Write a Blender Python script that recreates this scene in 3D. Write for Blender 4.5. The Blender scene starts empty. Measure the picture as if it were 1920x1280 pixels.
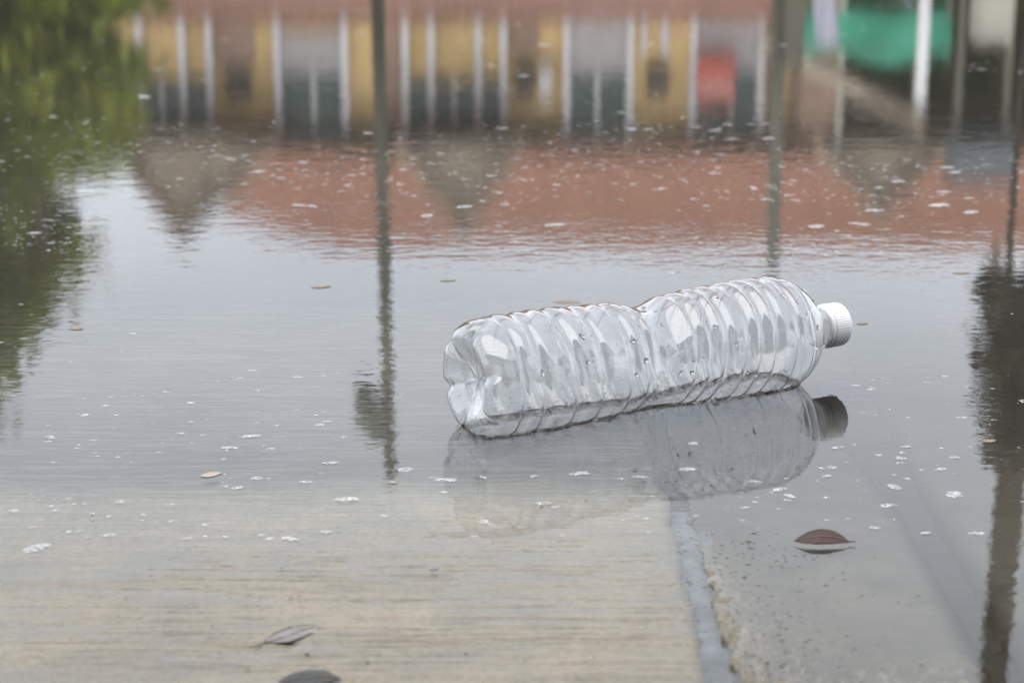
import bpy, bmesh, math, random
import numpy as np
from mathutils import Vector, Matrix

# ------------------------------------------------------------------ camera, sky, sun, exposure
S = bpy.context.scene
COL = S.collection
CAM_H = 0.401
PITCH = math.radians(14.8)
FPX = 3800.0                                     # focal length in 1920-wide pixels
cam_d = bpy.data.cameras.new("camera")
cam = bpy.data.objects.new("camera", cam_d)
COL.objects.link(cam)
cam.location = (0, 0, CAM_H)
cam.rotation_euler = (math.pi / 2 - PITCH, 0, 0)
cam_d.sensor_width = 36.0
cam_d.lens = 36.0 * FPX / 1920.0
cam_d.clip_start = 0.01
cam_d.clip_end = 2000
cam_d.dof.use_dof = True
cam_d.dof.focus_distance = 1.38
cam_d.dof.aperture_fstop = 11.0
S.camera = cam

SUN_EL, SUN_ROT = math.radians(60), math.radians(200)
W = bpy.data.worlds.new("World")
S.world = W
W.use_nodes = True
wn, wl = W.node_tree.nodes, W.node_tree.links
wn.clear()
sky = wn.new("ShaderNodeTexSky")
sky.sky_type = 'NISHITA'
sky.sun_disc = False
sky.sun_elevation = SUN_EL
sky.sun_rotation = SUN_ROT
sky.dust_density = 3.0
bg1 = wn.new("ShaderNodeBackground"); bg1.inputs[1].default_value = 0.06
wl.new(sky.outputs[0], bg1.inputs[0])
# even cloud cover over the blue sky
tc = wn.new("ShaderNodeTexCoord")
mp = wn.new("ShaderNodeMapping"); mp.inputs["Scale"].default_value = (1, 1, 2.2)
wl.new(tc.outputs["Generated"], mp.inputs[0])
cn = wn.new("ShaderNodeTexNoise"); cn.inputs["Scale"].default_value = 2.3
cn.inputs["Detail"].default_value = 7; cn.inputs["Roughness"].default_value = 0.55
wl.new(mp.outputs[0], cn.inputs["Vector"])
cr = wn.new("ShaderNodeValToRGB")
cr.color_ramp.elements[0].position = 0.3; cr.color_ramp.elements[0].color = (0.575, 0.62, 0.69, 1)
cr.color_ramp.elements[1].position = 0.72; cr.color_ramp.elements[1].color = (0.80, 0.83, 0.88, 1)
wl.new(cn.outputs["Fac"], cr.inputs[0])
bg2 = wn.new("ShaderNodeBackground"); bg2.inputs[1].default_value = 1.0
sz = wn.new("ShaderNodeSeparateXYZ"); wl.new(tc.outputs["Generated"], sz.inputs[0])
hz_ = wn.new("ShaderNodeMapRange"); hz_.interpolation_type = 'SMOOTHSTEP'
for i_, q_ in enumerate((0.05, 0.85, 1.00, 0.86)): hz_.inputs[i_ + 1].default_value = q_
wl.new(sz.outputs[2], hz_.inputs[0])
wl.new(hz_.outputs[0], bg2.inputs[1])
wl.new(cr.outputs[0], bg2.inputs[0])
mx = wn.new("ShaderNodeMixShader"); mx.inputs[0].default_value = 0.88
wl.new(bg1.outputs[0], mx.inputs[1]); wl.new(bg2.outputs[0], mx.inputs[2])
wo = wn.new("ShaderNodeOutputWorld"); wl.new(mx.outputs[0], wo.inputs[0])

sl = bpy.data.lights.new("sun", 'SUN')
sl.energy = 1.1; sl.angle = math.radians(80); sl.color = (1.0, 0.96, 0.9)
sun = bpy.data.objects.new("sun", sl); COL.objects.link(sun)
sun.rotation_euler = (math.pi / 2 - SUN_EL, 0, math.pi - SUN_ROT)
sun.location = (0, 0, 20)

S.view_settings.view_transform = 'Standard'
S.view_settings.look = 'None'
S.view_settings.exposure = 1.60
S.view_settings.gamma = 1.0
S.view_settings.use_curve_mapping = False
S.render.engine = 'CYCLES'
S.cycles.max_bounces = 14
S.cycles.transmission_bounces = 14
S.cycles.glossy_bounces = 12
S.cycles.diffuse_bounces = 2
S.cycles.transparent_max_bounces = 32
S.cycles.use_denoising = True
S.cycles.use_adaptive_sampling = True
S.cycles.adaptive_threshold = 0.02
S.cycles.caustics_reflective = False
S.cycles.sample_clamp_indirect = 6.0
S.cycles.blur_glossy = 0.3

rnd = random.Random(7)
nr = np.random.default_rng(11)

# ------------------------------------------------------------------ helpers
def ray(px, py):
    a, b = (px - 960) / FPX, (640 - py) / FPX
    return (a, math.cos(PITCH) + b * math.sin(PITCH), -math.sin(PITCH) + b * math.cos(PITCH))

def on_water(px, py, z=0.0):
    d = ray(px, py); t = (z - CAM_H) / d[2]
    return Vector((d[0] * t, d[1] * t, z))

def mirrored(px, py, Y):
    """the real place, at distance Y, of something seen reflected in the water"""
    d = ray(px, py); t = Y / d[1]
    return Vector((d[0] * t, Y, -CAM_H - d[2] * t))

def tag(o, label=None, cat=None, group=None, kind=None):
    if label: o["label"] = label
    if cat: o["category"] = cat
    if group: o["group"] = group
    if kind: o["kind"] = kind
    return o

def empty(name, loc=(0, 0, 0), rz=0):
    o = bpy.data.objects.new(name, None); COL.objects.link(o)
    o.location = loc; o.rotation_euler = (0, 0, rz); o.empty_display_size = 0.05
    return o

def mesh_obj(name, verts, faces, mat=None, parent=None, smooth=False):
    me = bpy.data.meshes.new(name)
    me.from_pydata([tuple(v) for v in verts], [], [tuple(f) for f in faces])
    me.update()
    if mat: me.materials.append(mat)
    if smooth: me.polygons.foreach_set("use_smooth", [True] * len(me.polygons))
    o = bpy.data.objects.new(name, me); COL.objects.link(o)
    if parent: o.parent = parent
    return o

class MB:
    def __init__(s): s.v = []; s.f = []
    def box(s, x0, x1, y0, y1, z0, z1):
        n = len(s.v)
        s.v += [(x0, y0, z0), (x1, y0, z0), (x1, y1, z0), (x0, y1, z0), (x0, y0, z1), (x1, y0, z1), (x1, y1, z1), (x0, y1, z1)]
        s.f += [(n, n+3, n+2, n+1), (n+4, n+5, n+6, n+7), (n, n+1, n+5, n+4), (n+1, n+2, n+6, n+5), (n+2, n+3, n+7, n+6), (n+3, n, n+4, n+7)]
        return s
    def tube(s, pts, radii, seg=10):
        pts = [Vector(p) for p in pts]; n0 = len(s.v)
        for i, p in enumerate(pts):
            d = (pts[min(i+1, len(pts)-1)] - pts[max(i-1, 0)]).normalized()
            a = d.orthogonal().normalized(); b = d.cross(a)
            if i and a.dot(la) < 0: a, b = -a, -b
            if i:
                a = (la - d * la.dot(d)).normalized(); b = d.cross(a)
            la = a
            for k in range(seg):
                t = 2 * math.pi * k / seg
                s.v.append(p + (a * math.cos(t) + b * math.sin(t)) * radii[i])
        for i in range(len(pts) - 1):
            for k in range(seg):
                a0 = n0 + i * seg + k; a1 = n0 + i * seg + (k + 1) % seg
                s.f.append((a0, a1, a1 + seg, a0 + seg))
        s.f.append(tuple(n0 + k for k in range(seg))[::-1])
        s.f.append(tuple(n0 + (len(pts) - 1) * seg + k for k in range(seg)))
        return s
    def build(s, name, mat, parent=None, smooth=False):
        return mesh_obj(name, s.v, s.f, mat, parent, smooth)

def box(name, x0, x1, y0, y1, z0, z1, mat, parent=None):
    return MB().box(x0, x1, y0, y1, z0, z1).build(name, mat, parent)

def hash2(ix, iy, seed):
    n = (ix.astype(np.int64) * 374761393 + iy.astype(np.int64) * 668265263 + seed * 1274126177) & 0xffffffff
    n = ((n ^ (n >> 13)) * 1274126177) & 0xffffffff
    n = ((n ^ (n >> 16)) * 2246822519) & 0xffffffff
    return ((n ^ (n >> 15)) & 0xffff) / 65535.0

def vnoise(x, y, seed=0):
    ix, iy = np.floor(x), np.floor(y)
    fx, fy = x - ix, y - iy
    fx = fx * fx * fx * (fx * (fx * 6 - 15) + 10); fy = fy * fy * fy * (fy * (fy * 6 - 15) + 10)
    a, b = hash2(ix, iy, seed), hash2(ix + 1, iy, seed)
    c, d = hash2(ix, iy + 1, seed), hash2(ix + 1, iy + 1, seed)
    return (a + (b - a) * fx) * (1 - fy) + (c + (d - c) * fx) * fy

def fbm(x, y, seed=0, oct=4):
    s = np.zeros(np.broadcast(x, y).shape); a = 0.5; t = 0
    for i in range(oct):
        s = s + a * vnoise(x * 2 ** i, y * 2 ** i, seed + i * 17); t += a; a *= 0.5
    return s / t

def sstep(a, b, x):
    t = np.clip((x - a) / (b - a), 0, 1)
    return t * t * (3 - 2 * t)

def grid_faces(nu, nv, wrap=False):
    i = np.arange(nu - 1)[:, None]; j = np.arange(nv if wrap else nv - 1)[None, :]
    j2 = (j + 1) % nv
    return np.stack([i * nv + j, i * nv + j2, (i + 1) * nv + j2, (i + 1) * nv + j], -1).reshape(-1, 4)

def np_mesh(name, V, F, mat=None, parent=None, smooth=True):
    V = np.asarray(V, dtype=np.float32).reshape(-1, 3); F = np.asarray(F, dtype=np.int32)
    k = F.shape[1]
    me = bpy.data.meshes.new(name)
    me.vertices.add(len(V)); me.vertices.foreach_set("co", V.ravel())
    me.loops.add(F.size); me.loops.foreach_set("vertex_index", F.ravel())
    me.polygons.add(len(F))
    me.polygons.foreach_set("loop_start", np.arange(0, F.size, k, dtype=np.int32))
    me.polygons.foreach_set("loop_total", np.full(len(F), k, dtype=np.int32))
    me.update(calc_edges=True); me.validate()
    if smooth: me.polygons.foreach_set("use_smooth", [True] * len(me.polygons))
    if mat: me.materials.append(mat)
    o = bpy.data.objects.new(name, me); COL.objects.link(o)
    if parent: o.parent = parent
    return o

# ------------------------------------------------------------------ materials
class NT:
    def __init__(s, name):
        s.m = bpy.data.materials.new(name); s.m.use_nodes = True
        s.n, s.l = s.m.node_tree.nodes, s.m.node_tree.links
        s.n.clear(); s.out = s.n.new("ShaderNodeOutputMaterial")
    def new(s, t, **kw):
        n = s.n.new("ShaderNode" + t)
        for k, v in kw.items(): setattr(n, k, v)
        return n
    def link(s, a, b): s.l.new(a, b)
    def put(s, sock, v):
        if hasattr(v, "is_output"): s.l.new(v, sock)
        elif isinstance(v, (tuple, list)) and len(v) == 3 and sock.type == 'RGBA': sock.default_value = (*v, 1)
        else: sock.default_value = v
    def pos(s): return s.new("NewGeometry").outputs["Position"]
    def objc(s): return s.new("TexCoord").outputs["Object"]
    def noise(s, vec, scale, detail=4, rough=0.55, stretch=None, dist=0.0):
        if stretch:
            m = s.new("Mapping"); m.inputs["Scale"].default_value = stretch
            s.link(vec, m.inputs[0]); vec = m.outputs[0]
        n = s.new("TexNoise"); s.link(vec, n.inputs["Vector"])
        n.inputs["Scale"].default_value = scale; n.inputs["Detail"].default_value = detail
        n.inputs["Roughness"].default_value = rough; n.inputs["Distortion"].default_value = dist
        return n.outputs["Fac"]
    def ramp(s, fac, stops):
        r = s.new("ValToRGB"); e = r.color_ramp.elements
        while len(e) < len(stops): e.new(0.5)
        for i, (p, c) in enumerate(stops):
            e[i].position = p
            e[i].color = (c, c, c, 1) if isinstance(c, (int, float)) else (*c, 1)
        s.link(fac, r.inputs[0]); return r.outputs[0]
    def math(s, op, a, b=0.0, clamp=False):
        n = s.new("Math", operation=op, use_clamp=clamp)
        s.put(n.inputs[0], a); s.put(n.inputs[1], b); return n.outputs[0]
    def rng(s, v, a, b, c=0.0, d=1.0):
        n = s.new("MapRange"); s.put(n.inputs[0], v)
        for i, q in enumerate((a, b, c, d)): n.inputs[i + 1].default_value = q
        return n.outputs[0]
    def mix(s, f, a, b):
        n = s.new("Mix", data_type='RGBA'); s.put(n.inputs[0], f); s.put(n.inputs[6], a); s.put(n.inputs[7], b)
        return n.outputs[2]
    def bump(s, h, strength=1.0, dist=0.01, normal=None):
        n = s.new("Bump"); s.link(h, n.inputs["Height"])
        n.inputs["Strength"].default_value = strength; n.inputs["Distance"].default_value = dist
        if normal: s.link(normal, n.inputs["Normal"])
        return n.outputs[0]
    def bsdf(s, color, rough=0.6, normal=None, **kw):
        p = s.new("BsdfPrincipled")
        s.put(p.inputs["Base Color"], color); s.put(p.inputs["Roughness"], rough)
        if normal: s.link(normal, p.inputs["Normal"])
        for k, v in kw.items(): s.put(p.inputs[k], v)
        return p.outputs[0]
    def mixs(s, f, a, b):
        n = s.new("MixShader"); s.put(n.inputs[0], f); s.link(a, n.inputs[1]); s.link(b, n.inputs[2]); return n.outputs[0]
    def done(s, sh): s.link(sh, s.out.inputs["Surface"]); return s.m

def plain(name, col, rough=0.6, var=0.25, scale=8.0, bump=0.0, stretch=None, **kw):
    t = NT(name); v = t.objc()
    n = t.noise(v, scale, 6, 0.6, stretch)
    lo = tuple(c * (1 - var) for c in col); hi = tuple(min(1, c * (1 + var)) for c in col)
    c = t.ramp(n, [(0.3, lo), (0.7, hi)])
    nm = t.bump(t.noise(v, scale * 6, 5), 0.6, bump) if bump else None
    return t.done(t.bsdf(c, rough, nm, **kw))

def mat_slab():
    t = NT("wet_concrete"); p = t.pos()
    sep = t.new("SeparateXYZ"); t.link(p, sep.inputs[0]); z = sep.outputs[2]
    n1 = t.noise(p, 14, 6, 0.6); n2 = t.noise(p, 300, 5, 0.75); n3 = t.noise(p, 60, 5, 0.6, (0.25, 1, 1))
    base = t.ramp(n1, [(0.28, (0.186, 0.166, 0.131)), (0.5, (0.232, 0.202, 0.153)), (0.72, (0.280, 0.234, 0.170))])
    base = t.mix(t.rng(n3, 0.5, 0.72, 0, 0.55), base, (0.15, 0.143, 0.135))
    grain = t.ramp(n2, [(0.3, 0.5), (0.5, 0.95), (0.72, 1.35)])
    mm = t.new("Mix", data_type='RGBA', blend_type='MULTIPLY'); mm.inputs[0].default_value = 0.8
    t.link(base, mm.inputs[6]); t.link(grain, mm.inputs[7]); base = mm.outputs[2]
    sp = t.noise(p, 260, 2, 0.5)
    base = t.mix(t.rng(sp, 0.70, 0.74, 0, 0.6), base, (0.32, 0.21, 0.13))
    sp2 = t.noise(p, 180, 3, 0.6, (1, 1.3, 1))
    base = t.mix(t.rng(sp2, 0.70, 0.75, 0, 0.75), base, (0.10, 0.085, 0.07))
    # grey silt lies in whatever is low
    silt = t.ramp(t.noise(p, 30, 6, 0.65), [(0.3, (0.056, 0.051, 0.040)), (0.7, (0.095, 0.088, 0.070))])
    zz = t.math('ADD', z, t.math('MULTIPLY', t.math('SUBTRACT', t.noise(p, 90, 4), 0.5), 0.0012))
    mud = t.ramp(t.noise(p, 22, 6, 0.65), [(0.3, (0.016, 0.014, 0.009)), (0.7, (0.034, 0.029, 0.020))])
    silt = t.mix(t.rng(zz, -0.0125, -0.0052), mud, silt)
    base = t.mix(t.rng(zz, -0.0056, -0.0008), silt, base)
    nm = t.bump(t.noise(p, 900, 4, 0.7), 0.5, 0.0006)
    return t.done(t.bsdf(base, t.rng(n2, 0.3, 0.7, 0.35, 0.6), nm))

def mat_ground():
    t = NT("muddy_ground"); p = t.pos()
    a = t.ramp(t.noise(p, 3.0, 8, 0.65), [(0.3, (0.014, 0.012, 0.008)), (0.7, (0.028, 0.024, 0.017))])
    b = t.ramp(t.noise(p, 60, 6, 0.7), [(0.35, 0.7), (0.65, 1.25)])
    mm = t.new("Mix", data_type='RGBA', blend_type='MULTIPLY'); mm.inputs[0].default_value = 1
    t.link(a, mm.inputs[6]); t.link(b, mm.inputs[7])
    return t.done(t.bsdf(mm.outputs[2], 0.7, t.bump(t.noise(p, 200, 5), 0.6, 0.002)))

def mat_water():
    t = NT("still_water"); p = t.pos()
    sep = t.new("SeparateXYZ"); t.link(p, sep.inputs[0])
    # fine wind ripple, stronger in patches; every height is in metres
    w1 = t.noise(p, 34, 3, 0.5, (0.55, 1, 1))
    w2 = t.noise(p, 110, 3, 0.55, (0.45, 1, 1), 0.4)
    w3 = t.noise(p, 9, 2, 0.4, (0.6, 1, 1))
    patch = t.rng(t.noise(p, 3.2, 3, 0.5), 0.42, 0.68, 0.5, 1.1)
    far = t.math('MULTIPLY', t.rng(sep.outputs[1], 1.15, 1.95, 1.25, 2.6), t.rng(sep.outputs[1], 2.0, 3.0, 1.0, 0.62))
    # a small current wrinkles the water beside the bottle's base
    dx = t.math('DIVIDE', t.math('ADD', sep.outputs[0], 0.20), 0.17)
    dy = t.math('DIVIDE', t.math('SUBTRACT', sep.outputs[1], 1.325), 0.05)
    cur = t.math('EXPONENT', t.math('MULTIPLY', t.math('ADD', t.math('MULTIPLY', dx, dx), t.math('MULTIPLY', dy, dy)), -1.0))
    curw = t.noise(p, 170, 4, 0.6, (0.28, 1, 1), 1.2)
    h = t.math('MULTIPLY', w1, 5.5e-5)
    h = t.math('ADD', h, t.math('MULTIPLY', t.math('MULTIPLY', w2, patch), 2.6e-5))
    w4 = t.noise(p, 75, 2, 0.5)
    h = t.math('ADD', h, t.math('MULTIPLY', t.math('MULTIPLY', w4, patch), 4.6e-5))
    h = t.math('MULTIPLY', h, far)
    h = t.math('ADD', h, t.math('MULTIPLY', w3, 6.0e-5))
    h = t.math('ADD', h, t.math('MULTIPLY', t.math('MULTIPLY', curw, cur), 4.0e-5))
    nm = t.bump(h, 1.0, 1.0)
    fr = t.new("Fresnel"); fr.inputs["IOR"].default_value = 1.333; t.link(nm, fr.inputs["Normal"])
    g = t.new("BsdfGlossy"); g.inputs["Roughness"].default_value = 0.0; g.inputs["Color"].default_value = (1, 1, 1, 1)
    t.link(nm, g.inputs["Normal"])
    tr = t.new("BsdfTransparent"); tr.inputs["Color"].default_value = (0.94, 0.945, 0.93, 1)
    return t.done(t.mixs(fr.outputs[0], tr.outputs[0], g.outputs[0]))

def mat_pet():
    t = NT("clear_plastic"); v = t.objc()
    g = t.new("BsdfGlass"); g.inputs["IOR"].default_value = 1.58; g.inputs["Roughness"].default_value = 0.0
    g.inputs["Color"].default_value = (0.985, 0.988, 0.992, 1)
    n = t.bump(t.noise(v, 55, 3, 0.5), 1.0, 0.00004)
    t.link(n, g.inputs["Normal"])
    d = t.new("BsdfTranslucent"); d.inputs["Color"].default_value = (0.8, 0.81, 0.83, 1)
    d2 = t.new("BsdfDiffuse"); d2.inputs["Color"].default_value = (0.8, 0.81, 0.83, 1)
    haze = t.mixs(0.5, d.outputs[0], d2.outputs[0])
    f = t.rng(t.noise(v, 26, 6, 0.7, (0.5, 1, 1)), 0.38, 0.75, 0.012, 0.065)
    sh = t.mixs(f, g.outputs[0], haze)
    # dried mud freckles and a dirty tide line low on the body
    mud = t.new("BsdfDiffuse"); mud.inputs["Color"].default_value = (0.16, 0.13, 0.075, 1)
    pz = t.new("SeparateXYZ"); t.link(t.pos(), pz.inputs[0])
    low = t.rng(pz.outputs[2], 0.0005, 0.0075, 1, 0)
    m1 = t.rng(t.noise(v, 330, 5, 0.7), 0.52, 0.66, 0.0, 0.85)
    tide = t.math('MULTIPLY', t.math('MULTIPLY', low, low), m1)
    band = t.rng(pz.outputs[2], 0.002, 0.034, 1, 0)
    fle = t.math('MULTIPLY', band, t.rng(t.noise(v, 420, 3, 0.6), 0.70, 0.76, 0, 0.8))
    smear = t.math('MULTIPLY', t.rng(t.noise(v, 40, 5, 0.7), 0.66, 0.8, 0, 1), t.rng(t.noise(v, 300, 3, 0.7), 0.5, 0.7, 0, 0.35))
    f2 = t.math('MAXIMUM', t.math('MAXIMUM', tide, fle), smear, clamp=True)
    return t.done(t.mixs(f2, sh, mud.outputs[0]))

def mat_foam(name="foam", dens=0.7):
    t = NT(name); p = t.pos()
    d = t.new("BsdfDiffuse"); d.inputs["Color"].default_value = (0.82, 0.83, 0.84, 1)
    g = t.new("BsdfGlossy"); g.inputs["Roughness"].default_value = 0.15
    fo = t.mixs(0.12, d.outputs[0], g.outputs[0])
    tr = t.new("BsdfTransparent")
    a = t.rng(t.noise(p, 520, 4, 0.65), 0.38, 0.66, 0.04, dens)
    return t.done(t.mixs(a, tr.outputs[0], fo))

def mat_scum():
    t = NT("scum"); p = t.pos()
    d = t.new("BsdfDiffuse")
    c = t.ramp(t.noise(p, 300, 4, 0.7), [(0.35, (0.07, 0.055, 0.025)), (0.65, (0.19, 0.155, 0.085))]); t.link(c, d.inputs[0])
    tr = t.new("BsdfTransparent")
    a = t.rng(t.noise(p, 210, 5, 0.7), 0.40, 0.58, 0.0, 0.95)
    return t.done(t.mixs(a, tr.outputs[0], d.outputs[0]))

def mat_leaf(name, c1, c2, rough=0.35):
    t = NT(name); v = t.objc()
    c = t.ramp(t.noise(v, 130, 5, 0.65, (0.5, 1, 1)), [(0.3, c1), (0.7, c2)])
    return t.done(t.bsdf(c, rough, t.bump(t.noise(v, 500, 3), 0.4, 0.0004)))

def mat_foliage(name, dark, light):
    t = NT(name)
    oi = t.new("NewGeometry").outputs["Random Per Island"]
    c = t.ramp(oi, [(0.0, dark), (0.55, tuple((a + b) / 2 for a, b in zip(dark, light))), (1.0, light)])
    p = t.new("BsdfPrincipled"); t.link(c, p.inputs["Base Color"]); p.inputs["Roughness"].default_value = 0.5
    tl = t.new("BsdfTranslucent"); t.link(c, tl.inputs[0])
    return t.done(t.mixs(0.3, p.outputs[0], tl.outputs[0]))

M = dict(
    slab=mat_slab(), ground=mat_ground(), water=mat_water(), pet=mat_pet(), foam=mat_foam("foam", .6), scum=mat_scum(),
    film=mat_foam("thin_foam", 0.42),
    cap=plain("cap_plastic", (0.80, 0.80, 0.81), 0.32, 0.03, 30, **{"Subsurface Weight": 0.0}),
    wall=plain("ochre_render", (0.74, 0.53, 0.24), 0.8, 0.2, 1.5, 0.004),
    wall2=plain("pinkish_render", (0.34, 0.23, 0.17), 0.8, 0.2, 1.5, 0.004),
    white=plain("white_paint", (0.72, 0.71, 0.72), 0.5, 0.08, 3),
    panel=plain("grey_corrugated_panel", (0.58, 0.55, 0.55), 0.55, 0.12, 4),
    pane=plain("dark_green_glass", (0.04, 0.075, 0.066), 0.08, 0.3, 2),
    roof=plain("red_brown_roof", (0.30, 0.13, 0.075), 0.7, 0.3, 2.5, 0.006),
    roof2=plain("dusky_tile", (0.22, 0.115, 0.085), 0.7, 0.3, 3, 0.004),
    gable=plain("weathered_grey_board", (0.40, 0.325, 0.245), 0.8, 0.35, 2.5),
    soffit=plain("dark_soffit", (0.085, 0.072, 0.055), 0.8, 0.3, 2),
    filler=plain("sky_tinted_silt", (0.125, 0.132, 0.145), 0.6, 0.45, 70),  # silt fill; the blue-grey paints in the sky mirrored in the joint
    pole=plain("weathered_steel", (0.15, 0.14, 0.10), 0.6, 0.35, 5, 0.002, (1, 1, 0.3)),
    wood=plain("wet_wood", (0.13, 0.098, 0.058), 0.75, 0.4, 9, 0.004, (1, 1, 0.2)),
    bark=plain("bark", (0.09, 0.07, 0.05), 0.85, 0.4, 9, 0.01, (1, 1, 0.3)),
    red=plain("red_paint", (0.55, 0.09, 0.06), 0.5, 0.12, 5),
    green=plain("green_tarpaulin", (0.045, 0.36, 0.22), 0.5, 0.2, 3),
    cloth=plain("pale_cloth", (0.6, 0.58, 0.68), 0.8, 0.1, 6),
    cream=plain("cream_paint", (0.55, 0.52, 0.44), 0.6, 0.12, 3),
    bluegrey=plain("blue_grey_sheet", (0.22, 0.235, 0.26), 0.5, 0.15, 3),
    leaf_bright=mat_foliage("bright_leaves", (0.14, 0.175, 0.010), (0.35, 0.39, 0.03)),
    leaf_dark=mat_foliage("dark_leaves", (0.06, 0.075, 0.008), (0.18, 0.20, 0.022)),
    leaf_mid=mat_foliage("mid_green_leaves", (0.13, 0.15, 0.008), (0.36, 0.38, 0.024)),
    leaf_brown=mat_foliage("brown_leaves", (0.08, 0.066, 0.03), (0.19, 0.155, 0.075)),
    leaf_red=mat_leaf("red_brown_leaf", (0.03, 0.007, 0.006), (0.060, 0.014, 0.010), 0.5),
    leaf_pale=mat_leaf("pale_pink_leaf", (0.30, 0.23, 0.19), (0.42, 0.34, 0.29), 0.5),
    leaf_tan=mat_leaf("tan_leaf", (0.14, 0.10, 0.06), (0.26, 0.19, 0.11), 0.5),
    leaf_grey=mat_leaf("sodden_grey_leaf", (0.07, 0.06, 0.055), (0.16, 0.145, 0.14), 0.22),
    leaf_black=mat_leaf("black_leaf", (0.018, 0.016, 0.015), (0.05, 0.047, 0.045), 0.25),
    bit=plain("dark_grit", (0.045, 0.035, 0.02), 0.7, 0.4, 200),
)
def mat_drop():
    t = NT("water_drop"); g = t.new("BsdfGlass"); g.inputs["IOR"].default_value = 1.333; g.inputs["Roughness"].default_value = 0
    return t.done(g.outputs[0])
M["drop"] = mat_drop()
def mat_pale_sheet():  # milky mix for the sheet added to lighten the bottle from inside
    t = NT("brightening_sheet"); p = t.pos()
    fr = t.new("Fresnel"); fr.inputs["IOR"].default_value = 1.333
    g_ = t.new("BsdfGlossy"); g_.inputs["Roughness"].default_value = 0.02
    tr = t.new("BsdfTransparent"); d = t.new("BsdfDiffuse"); d.inputs["Color"].default_value = (.52, .52, .50, 1)
    f = t.rng(t.noise(p, 120, 4, .6), .35, .65, .22, .5)
    return t.done(t.mixs(fr.outputs[0], t.mixs(f, tr.outputs[0], d.outputs[0]), g_.outputs[0]))
M["pale_sheet"] = mat_pale_sheet()

# ------------------------------------------------------------------ ground and concrete slabs
JX0, JX1 = 0.0925, 0.1065          # open joint left of centre
KX0, KX1 = 0.2405, 0.2445          # second, silted joint
g = mesh_obj("ground", [(-300, -300, -0.014), (300, -300, -0.014), (300, 400, -0.014), (-300, 400, -0.014)], [(0, 1, 2, 3)], M["ground"])
tag(g, kind="structure")

def slab(name, x0, x1, dx, dy, hfun, rag=(0, 0)):
    xs = np.linspace(x0, x1, int((x1 - x0) / dx) + 1); ys = np.linspace(0.35, 1.9, int(1.55 / dy) + 1)
    X, Y = np.meshgrid(xs, ys)
    # ragged broken arrises along the joints
    Z = hfun(X, Y)
    w0, w1 = np.exp(-(X - x0) / .006), np.exp(-(x1 - X) / .006)
    X = X + rag[0] * w0 * (fbm(Y * 55, 0 * Y, 301, 3) - .5) * 2 + rag[1] * w1 * (fbm(Y * 55, 0 * Y + 7, 302, 3) - .5) * 2
    V = np.stack([X, Y, Z], -1)
    nu, nv = len(ys), len(xs)
    F = grid_faces(nu, nv)
    # skirt down to the ground
    rim = np.concatenate([np.arange(nv), nv - 1 + nv * np.arange(1, nu), nv * (nu - 1) + np.arange(nv - 2, -1, -1), nv * np.arange(nu - 2, 0, -1)])
    P = V.reshape(-1, 3); low = P[rim].copy(); low[:, 2] = -0.03
    b = len(P); k = np.arange(len(rim)); k2 = (k + 1) % len(rim)
    F2 = np.stack([rim[k], b + k, b + k2, rim[k2]], -1)
    o = np_mesh(name, np.concatenate([P, low]), np.concatenate([F, F2]), M["slab"])
    return tag(o, kind="structure")

def fall(Y, a=1.13, b=1.26, deep=-0.0085):
    return deep * sstep(a, b, Y) - 0.0017 * sstep(a - .22, a + .04, Y) - 0.007 * sstep(1.5, 1.86, Y)

def h_left(X, Y):
    wob = 0.006 * (fbm(X * 2.0, Y * 3.0, 5, 3) - 0.5) + 0.0025 * (vnoise(X * 14, Y * 10, 31) - 0.5)
    yy = Y + wob
    # broom grooves run across the slab
    n1 = vnoise(X * 2.4, yy * 150, 1); n2 = vnoise(X * 4.0 + 9, yy * 210 + 5, 2); n3 = vnoise(X * 3.0 + 3, yy * 110 + 2, 4)
    val = np.exp(-((n1 - .5) / .07) ** 2) + .8 * np.exp(-((n2 - .5) / .07) ** 2) + .7 * np.exp(-((n3 - .5) / .06) ** 2)
    val = val * (.25 + 1.1 * vnoise(X * 22, yy * 60, 12))
    comb = np.abs(np.sin(yy * math.pi / .0072 + 1.2 * vnoise(X * 1.5, yy * 12, 15))) ** .6
    gr = .20 - .34 * np.clip(val, 0, 1.3) + .16 * comb + .34 * (fbm(X * 180, Y * 180, 18, 3) - .5) + .28 * (vnoise(X * 30, yy * 260, 3) - .5) + .2 * (vnoise(X * 160, yy * 420, 6) - .5)
    z = -0.00030 + 0.0036 * gr + 0.0022 * (fbm(X * 7, Y * 9, 21, 4) - 0.5)
    z = z - 0.0010 * sstep(0.0, -0.35, X) - 0.0016 * sstep(0.075, 0.092, X) * vnoise(X * 3, Y * 60, 44)
    z = z + fall(Y + 0.03 * (fbm(X * 5, Y * 2, 55, 3) - 0.5)) 
    return z

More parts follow.
